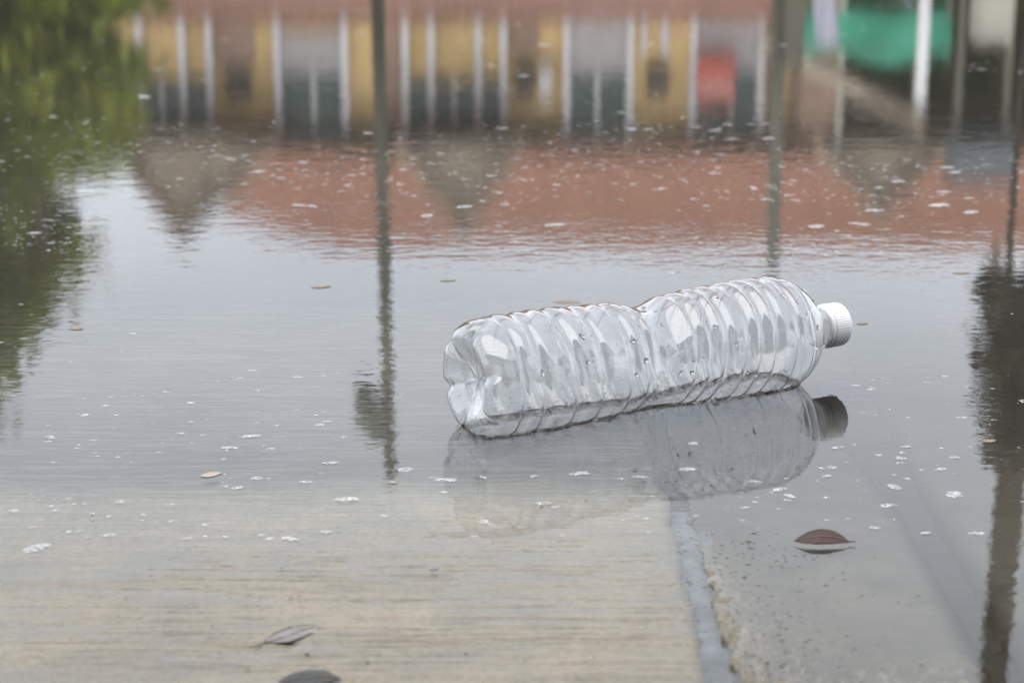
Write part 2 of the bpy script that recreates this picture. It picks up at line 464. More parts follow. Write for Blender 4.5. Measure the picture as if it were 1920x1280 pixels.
def h_mid(X, Y):
    edge = np.exp(-(np.clip(X - JX1, 0, 1) / 0.013) ** 1.5)
    yy = Y + .004 * (vnoise(X * 60, Y * 25, 60) - .5)
    lump = .55 * vnoise(X * 28, yy * 135, 61) + .30 * vnoise(X * 150, yy * 240, 62) + .15 * vnoise(X * 420, yy * 420, 65)
    near = 1 - sstep(1.03, 1.115, Y + 0.03 * (vnoise(X * 30, Y * 20, 66) - 0.5))
    z = -0.0039 + 0.0012 * (fbm(X * 40, Y * 40, 63, 4) - 0.5)
    z = z + near * edge * (0.0044 + 0.0062 * (lump - 0.46))
    spk = sstep(0.52, 0.80, fbm(X * 300, Y * 300, 64, 3))
    wide = np.exp(-np.clip(X - JX1, 0, 1) / 0.028) * (1 - sstep(0.96, 1.08, Y)) + .8 * (1 - sstep(0.88, 0.94, Y))
    z = z + spk * np.clip(wide, 0, 1) * 0.0040
    z = z - .0115 * np.exp(-((X - KX0 + .004 * (fbm(X * 0, Y * 18, 75, 3) - .5)) / .0105) ** 2)
    return z + fall(Y, 1.12, 1.3, -0.006)

def h_right(X, Y):
    z = -0.0046 + 0.0016 * (fbm(X * 40, Y * 40, 73, 4) - 0.5)
    near = np.exp(-np.clip(X - KX1, 0, 1) / 0.03) * (1 - sstep(0.92, 1.05, Y))
    z = z + near * 0.0034 * sstep(0.5, 0.8, fbm(X * 260, Y * 260, 74, 3))
    z = z - .0115 * np.exp(-((X - KX1) / .011) ** 2)
    return z + fall(Y, 1.1, 1.4, -0.006)

slab("concrete_slab", -1.4, JX0, 0.006, 0.0009, h_left, (0, .0030))
slab("concrete_slab", JX1, KX0, 0.0013, 0.0016, h_mid, (.0045, .003))
slab("concrete_slab", KX1, 1.4, 0.005, 0.004, h_right, (.003, 0))
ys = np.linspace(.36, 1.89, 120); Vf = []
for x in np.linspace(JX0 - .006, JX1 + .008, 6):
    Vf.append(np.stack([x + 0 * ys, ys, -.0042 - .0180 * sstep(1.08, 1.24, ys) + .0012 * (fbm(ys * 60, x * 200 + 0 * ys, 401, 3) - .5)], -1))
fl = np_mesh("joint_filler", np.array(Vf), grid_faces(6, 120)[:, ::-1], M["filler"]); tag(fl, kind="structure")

# ------------------------------------------------------------------ the bottle
BZ = 0.0352                                      # axis height over the water
B0 = on_water(871, 716, BZ); B1 = on_water(1562, 609, BZ)
BL = (B1 - B0).length
BYAW = math.atan2(B1.y - B0.y, B1.x - B0.x)
print("bottle length", BL, "yaw", math.degrees(BYAW))
K = BL / 0.300                                   # everything below is laid out on a 300 mm long bottle
bottle = empty("plastic_bottle", (B0.x, B0.y, 0), BYAW)
tag(bottle, "clear empty plastic bottle with white cap lying in the shallow water", "bottle")

def interp(x, pts):
    xs, ys = zip(*pts); return np.interp(x, xs, ys)

def smooth_interp(x, pts):
    # monotone-ish cubic through the points
    xs = np.array([p[0] for p in pts]); ys = np.array([p[1] for p in pts])
    d = np.diff(ys) / np.diff(xs); m = np.zeros(len(xs))
    m[1:-1] = np.where(d[:-1] * d[1:] > 0, 2 * d[:-1] * d[1:] / (d[:-1] + d[1:] + 1e-12), 0); m[0] = d[0]; m[-1] = d[-1]
    i = np.clip(np.searchsorted(xs, x) - 1, 0, len(xs) - 2); hh = xs[i+1] - xs[i]; t = (x - xs[i]) / hh
    return ((1 + 2*t) * (1-t)**2) * ys[i] + t * (1-t)**2 * hh * m[i] + t*t*(3-2*t) * ys[i+1] + t*t*(t-1) * hh * m[i+1]

NV = 288
def bottle_surface():
    phi = np.linspace(0, 2 * math.pi, NV, endpoint=False)[None, :]      # 0 = towards the camera side, pi/2 = up
    # base: from the pushed-in centre out over the feet to the wall (axial a, radius r)
    tb = np.linspace(0, 1, 56)[:, None]
    foot_a = smooth_interp(tb, [(0, .0105), (.18, .0095), (.36, .0055), (.50, .0012), (.60, .0002), (.72, .0025), (.86, .0105), (1, .0200)])
    foot_r = smooth_interp(tb, [(0, .0003), (.18, .0075), (.36, .0165), (.50, .0240), (.60, .0285), (.72, .0345), (.86, .0388), (1, .0400)])
    val_a = smooth_interp(tb, [(0, .0105), (.18, .0080), (.36, .0068), (.50, .0070), (.60, .0080), (.72, .0108), (.86, .0150), (1, .0200)])
    val_r = smooth_interp(tb, [(0, .0003), (.18, .0075), (.36, .0165), (.50, .0238), (.60, .0281), (.72, .0338), (.86, .0384), (1, .0400)])
    lobe = np.clip(0.5 + 0.5 * np.cos(6 * (phi - 0.35)), 0, 1) ** 6 * 0.5           # 1 in the valleys
    a = foot_a * (1 - lobe) + val_a * lobe; r = foot_r * (1 - lobe) + val_r * lobe
    # crease lines of the feet
    seg1 = (a, r)
    # wall and shoulder, neck up to the mouth
    tw = np.linspace(0, 1, 430)[1:, None]
    aw = .0200 + tw * (.3005 - .0200) + 0 * phi
    R = smooth_interp(aw, [(.0, .0402), (.020, .0400), (.050, .0402), (.10, .0386), (.120, .0374), (.140, .0362), (.158, .0380), (.20, .0404), (.236, .0412),
                           (.248, .0405), (.258, .0372), (.267, .0310), (.2745, .0225), (.2785, .0160), (.2805, .0136), (.2825, .0130), (.2835, .0128), (.2845, .0150), (.2862, .0150), (.2872, .0126), (.3005, .0124)])
    # ribs
    for u0, dep, w, tilt, ph in [(.0240, .0016, .0030, -.0030, 0), (.0402, .0018, .0034, -.0045, .2), (.0652, .0024, .0036, -.0050, .1), (.0842, .0017, .0036, -.0045, -.1), (.1075, .0018, .0032, -.0030, 0), (.1210, .0012, .0024, -.0020, .2),
                                 (.1585, .0013, .0024, .0010, 0), (.1700, .0017, .0028, .0018, 0), (.1815, .0021, .0030, .0022, .1), (.1982, .0016, .0030, .0026, 0), (.2100, .0019, .0030, .0026, 0), (.2222, .0019, .0028, .0024, -.1), (.2390, .0011, .0022, .0012, 0), (.2540, .0009, .0013, 0, 0)]:
        d = (aw - u0 - tilt * np.sin(phi + ph)) / w
        dep = dep * (.55 + .55 * vnoise(np.cos(phi) * 1.7 + u0 * 900, np.sin(phi) * 1.7 + 3 + 0 * aw, 88))
        R = R - dep * np.exp(-(d * d) ** 1.5) + 0.25 * dep * (np.exp(-((d - 2.0) / .8) ** 2) + np.exp(-((d + 2.0) / .8) ** 2))
    # crush at the waist: sharp folded dents
    def dent(u0, p0, su, sp, dep, pw=1.3, skew=0.0):
        dp = (phi - p0 + math.pi) % (2 * math.pi) - math.pi
        q = np.sqrt(((aw - u0 - skew * dp) / su) ** 2 + (dp / sp) ** 2)
        return dep * np.clip(1 - q, 0, 1) ** pw
    R = R - dent(.136, 1.62, .022, 1.05, .0060, 1.2) - dent(.143, 0.72, .018, .55, .0042, 1.0, .012) - dent(.128, 0.30, .013, .5, .0024, 1.0, -.010)
    R = R - dent(.150, 0.02, .016, .50, .0030, 1.0, .016) - dent(.134, -0.55, .014, .5, .0028, 1.0, -.014) - dent(.147, 2.6, .018, .6, .0045, 1.1, .01) - dent(.13, 3.4, .016, .6, .0035, 1.1)
    R = R - dent(.108, 0.15, .010, .32, .0016, 1.0) - dent(.163, .35, .010, .3, .0012, 1.0)
    R = R - dent(.030, .55, .012, .30, .0016, 1.1, .008) - dent(.034, .10, .010, .22, .0012, 1.1, -.01)
    for u0, p0, su, sp, dep, sk in ((.052, .95, .020, .5, .0011, .01), (.074, .35, .018, .4, .0010, -.012), (.095, 1.1, .016, .5, .0012, .015), (.19, .9, .018, .45, .0010, .01), (.212, .2, .02, .4, .0009, -.01), (.178, .1, .014, .35, .0009, .012), (.06, -.35, .02, .5, .0010, .01), (.2, -.5, .02, .5, .0010, 0)):
        R = R - dent(u0, p0, su, sp, dep, 1.0, sk)
    # soft unevenness of a thin wall
    cx, cy = np.cos(phi), np.sin(phi)
    soft = fbm(aw * 45 + 9 + cx * 1.2, cy * 1.5 + 5 + aw * 10, 91, 3) - 0.5
    body = sstep(.012, .03, aw) * (1 - sstep(.245, .275, aw))
    R = R + soft * .0007 * body
    a = np.concatenate([a, aw], 0); r = np.concatenate([r, R], 0)
    x = a * K
    P = np.stack([x, -np.cos(phi) * r * K, np.sin(phi) * r * K + BZ], -1)
    return P
P = bottle_surface()
NU = P.shape[0]

def v_normals(P):
    du = np.gradient(P, axis=0)
    dv = np.roll(P, -1, 1) - np.roll(P, 1, 1)
    n = np.cross(dv, du); l = np.linalg.norm(n, axis=-1, keepdims=True); n = n / np.maximum(l, 1e-12)
    return n
N = v_normals(P)
c0 = P.mean(1, keepdims=True)
if np.sum(N[200] * (P[200] - c0[200])) < 0: N = -N
N[0] = (-1, 0, 0)
TH = 0.00042
Pin = P - N * TH
F = grid_faces(NU, NV, True)
nP = NU * NV
k = np.arange(NV); k2 = (k + 1) % NV
rimF = np.stack([(NU - 1) * NV + k, (NU - 1) * NV + k2, nP + (NU - 1) * NV + k2, nP + (NU - 1) * NV + k], -1)
# close the pole of each skin with a small fan of quads onto a centre ring
Fo = np.concatenate([F, rimF, (F + nP)[:, ::-1]])
body = np_mesh("bottle_body", np.concatenate([P.reshape(-1, 3), Pin.reshape(-1, 3)]), Fo, M["pet"], bottle)
bm = bmesh.new(); bm.from_mesh(body.data)
bmesh.ops.holes_fill(bm, edges=[e for e in bm.edges if e.is_boundary], sides=400)
bmesh.ops.recalc_face_normals(bm, faces=bm.faces)
bm.to_mesh(body.data); bm.free()
body.data.polygons.foreach_set("use_smooth", [True] * len(body.data.polygons))

# cap with knurled skirt, under it the tamper ring
def lathe_mod(name, prof, mat, parent, seg=240, knurl=None):
    ph = np.linspace(0, 2 * math.pi, seg, endpoint=False)[None, :]
    a = np.array([p[0] for p in prof])[:, None] * K + 0 * ph; r = np.array([p[1] for p in prof])[:, None] * K + 0 * ph
    if knurl:
        kk = np.array([p[2] for p in prof])[:, None]
        r = r + kk * K * knurl * np.where(np.cos(60 * ph) > -0.2, 1.0, 0.0)
    V = np.stack([a, -np.cos(ph) * r, np.sin(ph) * r + BZ], -1)
    o = np_mesh(name, V, grid_faces(len(prof), seg, True), mat, parent, True)
    b = bmesh.new(); b.from_mesh(o.data)
    bmesh.ops.holes_fill(b, edges=[e for e in b.edges if e.is_boundary], sides=1000)
    bmesh.ops.recalc_face_normals(b, faces=b.faces); b.to_mesh(o.data); b.free()
    o.data.polygons.foreach_set("use_smooth", [True] * len(o.data.polygons))
    return o
cap = lathe_mod("cap", [(.2915, .0132, 0), (.2915, .0153, 0), (.2922, .0156, 0), (.2928, .0156, 1), (.3035, .0154, 1), (.3046, .0152, 1), (.3054, .0148, .5), (.3062, .0140, 0), (.3065, .012, 0), (.3065, .001, 0)], M["cap"], bottle, 360, .00022)
cap["label"] = "white ribbed screw cap"
lathe_mod("tamper_ring", [(.2884, .0131, 0), (.2884, .0153, 0), (.2908, .0154, 0), (.2908, .0131, 0)], M["cap"], cap)

# drops on the skin of the bottle, grit stuck inside it
def blobs(name, spots, mat, parent, flat=0.5, seed=3):
    V, Fq = [], []
    r_ = random.Random(seed)
    for (iu, iv, rad) in spots:
        p = Vector(P[iu, iv]); n = Vector(N[iu, iv]); t1 = n.orthogonal().normalized(); t2 = n.cross(t1)
        rot = r_.random() * 6.28; el = r_.uniform(0.75, 1.3)
        c, s_ = math.cos(rot), math.sin(rot); t1, t2 = (t1 * c + t2 * s_) * el, (t2 * c - t1 * s_) / el
        b = len(V); ns, nl = 10, 5
        for j in range(nl):
            a = (math.pi / 2) * j / (nl - 0.6) ; h_ = math.sin(a) * flat; q = math.cos(a)
            for k_ in range(ns):
                an = 2 * math.pi * k_ / ns
                V.append(p + (t1 * math.cos(an) + t2 * math.sin(an)) * (rad * q) + n * (rad * h_ - rad * 0.06))
        for j in range(nl - 1):
            for k_ in range(ns):
                Fq.append((b + j * ns + k_, b + j * ns + (k_ + 1) % ns, b + (j + 1) * ns + (k_ + 1) % ns, b + (j + 1) * ns + k_))
        Fq.append(tuple(b + (nl - 1) * ns + k_ for k_ in range(ns)))
        Fq.append(tuple(b + k_ for k_ in range(ns))[::-1])
    o = mesh_obj(name, V, Fq, mat, parent, True)
    o["kind"] = "stuff"
    return o
spots = []
for i in range(70):
    u = rnd.choice([rnd.uniform(.55, .93), rnd.uniform(.3, .93), rnd.uniform(.12, .9)])
    iu = 56 + int((NU - 60) * (u - .067) / .93); phi_ = rnd.uniform(-.5, 1.75)
    spots.append((min(iu, 440), int((phi_ % (2 * math.pi)) / (2 * math.pi) * NV) % NV, rnd.choice([.0005, .0007, .0009, .0012, .0016, .0021])))
blobs("water_drops", spots, M["drop"], bottle, 0.55)
grit = []
for i in range(150):
    iu = rnd.randint(60, 440); phi_ = rnd.choice([rnd.uniform(-1.4, .6), rnd.uniform(-1.5, -.4), rnd.uniform(3.2, 4.6)])
    grit.append((iu, int((phi_ % (2 * math.pi)) / (2 * math.pi) * NV) % NV, rnd.choice([.00018, .00025, .00035, .0005])))
blobs("grit", grit, M["bit"], bottle, 0.5, 9)

# ------------------------------------------------------------------ water, drawn up a little against the bottle
def waterline():
    Pa, Pb = P[20:470], np.roll(P, -1, 1)[20:470]
    za, zb = Pa[..., 2], Pb[..., 2]; m = (za < 0) != (zb < 0)
    t = (za / (za - zb + 1e-15))[..., None]; C_ = (Pa + (Pb - Pa) * t)[m][:, :2]
    e = np.linspace(C_[:, 0].min(), C_[:, 0].max() + 1e-6, 260); b = np.digitize(C_[:, 0], e) - 1
    near, farr = [], []
    for i in range(len(e) - 1):
        q = C_[b == i]
        if len(q) < 2: continue
        near.append(q[np.argmin(q[:, 1])]); farr.append(q[np.argmax(q[:, 1])])
    return np.concatenate([np.array(near), np.array(farr)[::-1]])
loop = waterline()
def resample(L, n):
    d = np.linalg.norm(np.roll(L, -1, 0) - L, axis=1); s = np.concatenate([[0], np.cumsum(d)])
    t = np.linspace(0, s[-1], n, endpoint=False); Lc = np.concatenate([L, L[:1]])
    return np.stack([np.interp(t, s, Lc[:, 0]), np.interp(t, s, Lc[:, 1])], -1)
loop = resample(loop, 520)
for _ in range(14): loop = 0.5 * loop + 0.25 * (np.roll(loop, 1, 0) + np.roll(loop, -1, 0))
tan = np.roll(loop, -2, 0) - np.roll(loop, 2, 0); tan /= np.linalg.norm(tan, axis=1, keepdims=True)
nrm = np.stack([tan[:, 1], -tan[:, 0]], -1)
for _ in range(10):
    nrm = 0.5 * nrm + 0.25 * (np.roll(nrm, 1, 0) + np.roll(nrm, -1, 0)); nrm /= np.linalg.norm(nrm, axis=1, keepdims=True)
rings = [-.0012, -.0004, 0, .0003, .0007, .0012, .0018, .0026, .0038, .0055, .0075, .0095]
Vw = []
for d in rings:
    xy = loop + nrm * d
    z = 0.0019 * math.exp(-max(d, 0) / .0017) if d < .007 else 0.0
    Vw.append(np.concatenate([xy, np.full((len(xy), 1), z)], 1))
Vw = np.array(Vw)
Fw = grid_faces(len(rings), loop.shape[0], True)
cb, sb = math.cos(BYAW), math.sin(BYAW)
def b2w(V):
    V = np.asarray(V); o = V.copy()
    o[..., 0] = V[..., 0] * cb - V[..., 1] * sb + B0.x; o[..., 1] = V[..., 0] * sb + V[..., 1] * cb + B0.y
    return o
water = np_mesh("water", b2w(Vw), Fw[:, ::-1], M["water"])
bm = bmesh.new(); bm.from_mesh(water.data); bm.verts.ensure_lookup_table()
nb = len(rings) - 1; nl_ = loop.shape[0]
ring_v = [bm.verts[nb * nl_ + k_] for k_ in range(nl_)]
big = [bm.verts.new((12 * math.cos(2 * math.pi * k_ / 72), 1.3 + 12 * math.sin(2 * math.pi * k_ / 72), 0)) for k_ in range(72)]
allv = ring_v + big
from mathutils.geometry import delaunay_2d_cdt
cons = [(k_, (k_ + 1) % nl_) for k_ in range(nl_)] + [(nl_ + k_, nl_ + (k_ + 1) % 72) for k_ in range(72)]
cv, ce, cf, ov, oe, of = delaunay_2d_cdt([v_.co.xy for v_ in allv], cons, [], 0, 1e-7)
hole = np.array([v_.co.xy for v_ in ring_v])
def in_hole(x, y):
    a_, b_ = hole, np.roll(hole, -1, 0)
    c_ = (a_[:, 1] > y) != (b_[:, 1] > y)
    xx = a_[:, 0] + (y - a_[:, 1]) / (b_[:, 1] - a_[:, 1] + 1e-18) * (b_[:, 0] - a_[:, 0])
    return int(np.sum(c_ & (x < xx))) % 2 == 1
tf_ = set()
for f_ in cf:
    ids = [ov[k_][0] for k_ in f_ if ov[k_]]
    if len(ids) != 3 or len(set(ids)) != 3: continue
    m_ = (cv[f_[0]] + cv[f_[1]] + cv[f_[2]]) / 3
    if in_hole(m_.x, m_.y): continue
    try: tf_.add(bm.faces.new([allv[k_] for k_ in ids]))
    except ValueError: pass
bmesh.ops.recalc_face_normals(bm, faces=bm.faces)
if sum(f.normal.z for f in bm.faces) < 0: bmesh.ops.reverse_faces(bm, faces=bm.faces)
for f_ in bm.faces: f_.smooth = f_ not in tf_
bm.to_mesh(water.data); bm.free()
tag(water, kind="structure")
# milky sheet added inside the bottle to brighten its dark lower band
inner = loop - nrm * .0016
mid = inner * np.array([1, .5])
Vr = np.concatenate([np.concatenate([inner, np.full((520, 1), -.0009)], 1)[None], np.concatenate([mid, np.full((520, 1), -.0009)], 1)[None], np.concatenate([inner * np.array([1, 0.02]), np.full((520, 1), -.0009)], 1)[None]])
np_mesh("added_pale_sheet", Vr, grid_faces(3, 520, True), M["pale_sheet"], bottle)
# brown scum gathered along the waterline
Vs = []
for j, d in enumerate([.0003, .0009, .0018, .003]):
    wv = (0.4 + 1.1 * vnoise(np.arange(520) * .06, np.full(520, 3.3), 77))[:, None]
    xy = loop + nrm * d * (wv if j else 1)
    z = 0.0019 * np.exp(-(d * (wv if j else 1 + 0 * wv)) / .0017) + .00012
    Vs.append(np.concatenate([xy, z], 1))
sc = np_mesh("waterline_scum", b2w(np.array(Vs)), grid_faces(4, 520, True), M["scum"])
tag(sc, "brown scum gathered along the waterline of the plastic bottle", "scum", kind="stuff")

# ------------------------------------------------------------------ leaves and bits afloat
def leaf(name, px, py, length, width, rz, mat, label, cat="leaf", arch=0.0, tilt=0.0, z=0.0004, stalk=0.15, curl=0.0, group=None, point=0.8):
    """a lens-shaped blade with a thickness, its midrib and stalk"""
    c = on_water(px, py); e = empty(name, (c.x, c.y, z), rz)
    nu, nv = 17, 7; V = []; th = 0.00025
    for s_ in (1, -1):
        for i in range(nu):
            u = -1 + 2 * i / (nu - 1)
            w = width / 2 * max(0.02, (1 - abs(u) ** 1.9)) ** point
            w *= 1 + .05 * math.sin(11 * u + length * 900) + .04 * math.sin(23 * u + 1)
            for j in range(nv):
                v = -1 + 2 * j / (nv - 1)
                zz = arch * (1 - u * u) * (v * 0.5 + 0.5) + tilt * v * (1 - u * u) + curl * v * v + s_ * th * (1 - abs(v) * .6) / 2
                V.append((u * length / 2, v * w + 0.06 * width * math.sin(u * 3), zz))
    Fq = []
    n = nu * nv
    for i in range(nu - 1):
        for j in range(nv - 1):
            a = i * nv + j; Fq.append((a, a + nv, a + nv + 1, a + 1)); Fq.append((n + a, n + a + 1, n + a + nv + 1, n + a + nv))
    rim = [j for j in range(nv)] + [i * nv + nv - 1 for i in range(1, nu)] + [(nu - 1) * nv + j for j in range(nv - 2, -1, -1)] + [i * nv for i in range(nu - 2, 0, -1)]
    for a, b in zip(rim, rim[1:] + rim[:1]): Fq.append((a, b, n + b, n + a))
    mesh_obj("blade", V, Fq, mat, e, True)
    if length > .025:
        pts = []
        for i in range(9):
            u = -.9 + 1.8 * i / 8
            pts.append((u * length / 2, .06 * width * math.sin(u * 3), arch * (1 - u * u) * .5 + th * .7))
        MB().tube(pts, [.00022 + .0002 * (i / 8) for i in range(9)], 5).build("midrib", M["leaf_tan"], e, True)
    if stalk:
        L2 = length / 2
        MB().tube([(L2 * .96, .06 * width * math.sin(3), 0), (L2 * (1 + stalk), .1 * width, .0003), (L2 * (1 + stalk * 2), .02 * width, 0)], [.00035, .0003, .00025], 6).build("stalk", mat, e, True)
    tag(e, label, cat, group)
    return e

leaf("floating_leaf", 1541, 1020, .0315, .0085, math.radians(-3), M["leaf_red"], "curled red-brown leaf floating right of the concrete joint", arch=.0060, stalk=.10, z=.0016, point=.75)
leaf("floating_leaf", 395, 890, .0145, .0085, math.radians(28), M["leaf_pale"], "pale pinkish oval leaf afloat left of the bottle", stalk=0, z=.0004)
leaf("floating_leaf", 1063, 567, .024, .006, math.radians(-6), M["leaf_tan"], "thin brown leaf sliver floating just behind the bottle's base end", stalk=0, arch=.001)
leaf("sodden_leaf", 548, 1192, .032, .0165, math.radians(38 + 180), M["leaf_grey"], "sodden grey leaf lying on the grooved concrete", stalk=.28, z=.0009, arch=.0004, curl=.0004, point=.62)
leaf("sodden_leaf", 580, 1279, .030, .012, math.radians(8), M["leaf_black"], "dark glossy leaf cut off by the bottom edge of the picture", stalk=0, z=.0012, arch=.003)
leaf("floating_leaf", 840, 526, .014, .006, 0.1, M["leaf_tan"], "small tan leaf scrap afloat behind the bottle near the lamp post's reflection", stalk=0)
leaf("floating_leaf", 602, 538, .018, .008, 0.2, M["leaf_tan"], "tan leaf scrap afloat left of the lamp post's reflection", stalk=0)
leaf("floating_leaf", 145, 617, .010, .006, 0.1, M["leaf_tan"], "tiny brown leaf scrap afloat at the far left by the green reflection", stalk=0)
leaf("floating_leaf", 1617, 607, .009, .005, 0.0, M["leaf_tan"], "small brown leaf scrap afloat right of the bottle cap", stalk=0)
leaf("floating_leaf", 1855, 827, .010, .006, 0.3, M["leaf_tan"], "small brown leaf scrap afloat beside the dark reflection at the right edge", stalk=0)
leaf("floating_leaf", 1802, 512, .016, .006, 0.0, M["leaf_tan"], "thin brown leaf scrap afloat in the far right of the picture", stalk=0)
leaf("floating_leaf", 815, 1075, .006, .0035, 0.5, M["leaf_black"], "tiny dark scrap resting on the grooved concrete below the bottle", cat="debris", stalk=0, z=.0022)

# foam: every larger patch on its own, the finest flecks together
def foam_mesh(name, rx, ry, seed, holes=False):
    r_ = random.Random(seed); n = 18; V = [(0, 0, .0005)]; Fq = []
    rad = [1 + 0.28 * math.sin(2 * a_ + seed) + r_.uniform(-.22, .22) for a_ in np.linspace(0, 6.283, n, endpoint=False)]
    for q, zz in ((.55, .0006), (.85, .0004), (1.0, .00012)):
        for k_ in range(n):
            a_ = 2 * math.pi * k_ / n
            V.append((rx * rad[k_] * q * math.cos(a_), ry * rad[k_] * q * math.sin(a_), zz))
    for k_ in range(n): Fq.append((0, 1 + k_, 1 + (k_ + 1) % n))
    for j in range(2):
        for k_ in range(n):
            a0 = 1 + j * n + k_; a1 = 1 + j * n + (k_ + 1) % n; Fq.append((a0, a0 + n, a1 + n, a1))
    me = bpy.data.meshes.new(name); me.from_pydata(V, [], Fq); me.update(); me.materials.append(M["foam"])
    me.polygons.foreach_set("use_smooth", [True] * len(me.polygons))
    return me
foam_me = [foam_mesh("foam_patch", .005, .0045, s_) for s_ in range(8)]
FOAM = [(650, 936, 1.3), (620, 868, .9), (572, 904, .7), (543, 1010, 1.0), (612, 998, .7), (225, 941, .7), (68, 1027, 1.6), (350, 1010, .6), (445, 915, .7), (470, 818, 1.2), (430, 840, .9), (95, 820, .8),
        (1677, 913, 1.2), (1790, 928, 1.4), (1665, 948, 1.0), (1550, 893, .7), (1462, 918, .9), (1735, 1000, .6), (1830, 1000, .8), (1640, 990, .6), (1540, 878, .5), (1765, 880, .7),
        (1290, 880, 1.1), (1085, 888, 1.3), (1018, 944, 1.0), (1002, 893, .6), (835, 900, 1.2), (905, 895, .5), (1480, 930, .8), (1300, 832, .9), (1690, 860, .7), (1790, 858, .7),
        (1700, 838, .6), (1570, 840, .8), (1720, 1280, .1), (160, 358, 3.4), (270, 182, 3.6), (1185, 243, 2.4), (1215, 243, 1.8), (1020, 85, 3.6), (870, 388, 2.4), (1040, 422, 2.6), (1340, 245, 2.0), (560, 385, 2.2), (585, 387, 1.8),
        (1530, 425, 2.6), (1640, 395, 2.6), (1760, 385, 3.0), (1820, 398, 2.4), (1440, 260, 2.2), (1610, 420, 2.4), (1770, 360, 2.0), (690, 250, 2.0), (800, 405, 2.2), (1340, 325, 2.0), (1700, 300, 1.6)]
for i, (px, py, s_) in enumerate(FOAM):
    if s_ < .2: continue
    c = on_water(px, py)
    o = bpy.data.objects.new("foam_patch", foam_me[i % 8]); COL.objects.link(o)
    o.location = (c.x, c.y, .0002); o.rotation_euler = (0, 0, rnd.uniform(-.4, .4)); o.scale = (s_ * (.92 if py > 480 else .7), s_ * (.72 if py > 480 else .6), 1)
    special = {160: "ragged foam raft at the edge of the green tree's reflection", 270: "pale foam raft between the green reflection and the leftmost window",
               1020: "foam patch farthest back, in the house wall's reflection", 68: "long foam streak lying at the left edge over the grooved concrete"}
    if px in special: lab, grp = special[px], None
    elif py < 480: lab, grp = "white foam patch floating in the reflection of the house", "foam patches in the house's reflection"
    elif px > 1400: lab, grp = "white foam patch floating to the right of the concrete joint", "foam patches right of the joint"
    elif px > 820: lab, grp = "white foam patch floating inside the bottle's reflection", "foam patches in the bottle's reflection"
    else: lab, grp = "white foam patch floating left of the bottle near the concrete's edge", "foam patches left of the bottle"
    tag(o, lab, "foam", grp)
V, Fq = [], []
def fleck(x, y, r, el, z=.00035):
    b = len(V); n = 7; ro = rnd.uniform(-.3, .3)
    V.append((x, y, z + r * .12))
    for k_ in range(n):
        a_ = 2 * math.pi * k_ / n; q = r * rnd.uniform(.7, 1.25)
        lx, ly = q * el * math.cos(a_), q * math.sin(a_)
        V.append((x + lx * math.cos(ro) - ly * math.sin(ro), y + lx * math.sin(ro) + ly * math.cos(ro), z - .0002))
    for k_ in range(n): Fq.append((b, b + 1 + k_, b + 1 + (k_ + 1) % n))
cnt = 0
while cnt < 3000:
    py = rnd.choice([rnd.uniform(20, 480), rnd.uniform(230, 480), rnd.uniform(280, 470), rnd.uniform(400, 1010), rnd.uniform(700, 1010)]); px = rnd.uniform(-150, 2070)
    c = on_water(px, py)
    dens = float(fbm(np.array(c.x * 4.0), np.array(c.y * 4.0), 5, 3))
    if rnd.random() > max(.05, (dens - .38) * 5): continue
    if py > 480 and rnd.random() > .38: continue
    if 820 < px < 1600 and 520 < py < 850: continue
    r = math.exp(rnd.gauss(math.log(.0008), .62)) * (1 + max(0, c.y - 1.6) * .45)
    fleck(c.x, c.y, min(r, .007), rnd.uniform(1.0, 1.9)); cnt += 1
o = mesh_obj("foam_flecks", V, Fq, M["foam"], None, True)
tag(o, "fine white foam flecks scattered over the water", "foam", kind="stuff")
# grit and sand grains on the concrete
V, Fq = [], []
for i in range(60):
    px, py = rnd.uniform(-50, 1300), rnd.uniform(960, 1290)
    c = on_water(px, py); r = rnd.choice([.0003, .0004, .0006, .0009])
    fleck(c.x, c.y, r, 1.2, z=.0020)
for i in range(520):
    y_ = rnd.uniform(.85, 1.09); x_ = JX1 + abs(rnd.gauss(0, .035)) + .004
    if rnd.random() < (y_ - .86) / .25 * .7 or x_ > KX0: continue
    fleck(x_, y_, math.exp(rnd.gauss(math.log(.00038), .45)), rnd.uniform(1, 2.4), z=.0003)
for i in range(140):
    fleck(rnd.choice([JX0 + abs(rnd.gauss(0, .003)), JX1 - abs(rnd.gauss(0, .003))]), rnd.uniform(.85, 1.12), math.exp(rnd.gauss(math.log(.0004), .4)), rnd.uniform(1, 2), z=.0002)
o = mesh_obj("sand_grains", V, Fq, M["bit"], None, True)
tag(o, "dark grit grains strewn over the grooved concrete", "grit", kind="stuff")

# ------------------------------------------------------------------ the row house seen in the water
HY = 28.0
def hx(px, py=150, Y=HY): return mirrored(px, py, Y).x
def hz(py, Y=HY): return mirrored(960, py, Y).z
house = empty("row_house", (0, HY + 2, 0))
tag(house, "ochre two-storey row house with red-brown roof and white-framed windows, mirrored in the water", "house")
def hpart(name, mb, mat, parent=None, smooth=False):
    o = mb.build(name, mat, None, smooth); o.parent = parent or house
    if parent is None: o.matrix_parent_inverse = house.matrix_basis.inverted()
    return o
bpy.context.view_layer.update()
XL, XR = hx(60), hx(1552)
ZT = hz(252)
hpart("wall", MB().box(XL, XR, HY, HY + 8, -.02, ZT), M["wall"])
def strip(name, p0, p1, y0, y1, mat, depth, parent=None):
    """a piece of the front: pixel columns p0..p1, pixel rows y0 (low in the house) .. y1 (high)"""
    return hpart(name, MB().box(hx(p0, 150), hx(p1, 150), HY - depth, HY - .002, hz(y0), hz(y1)), mat, parent)
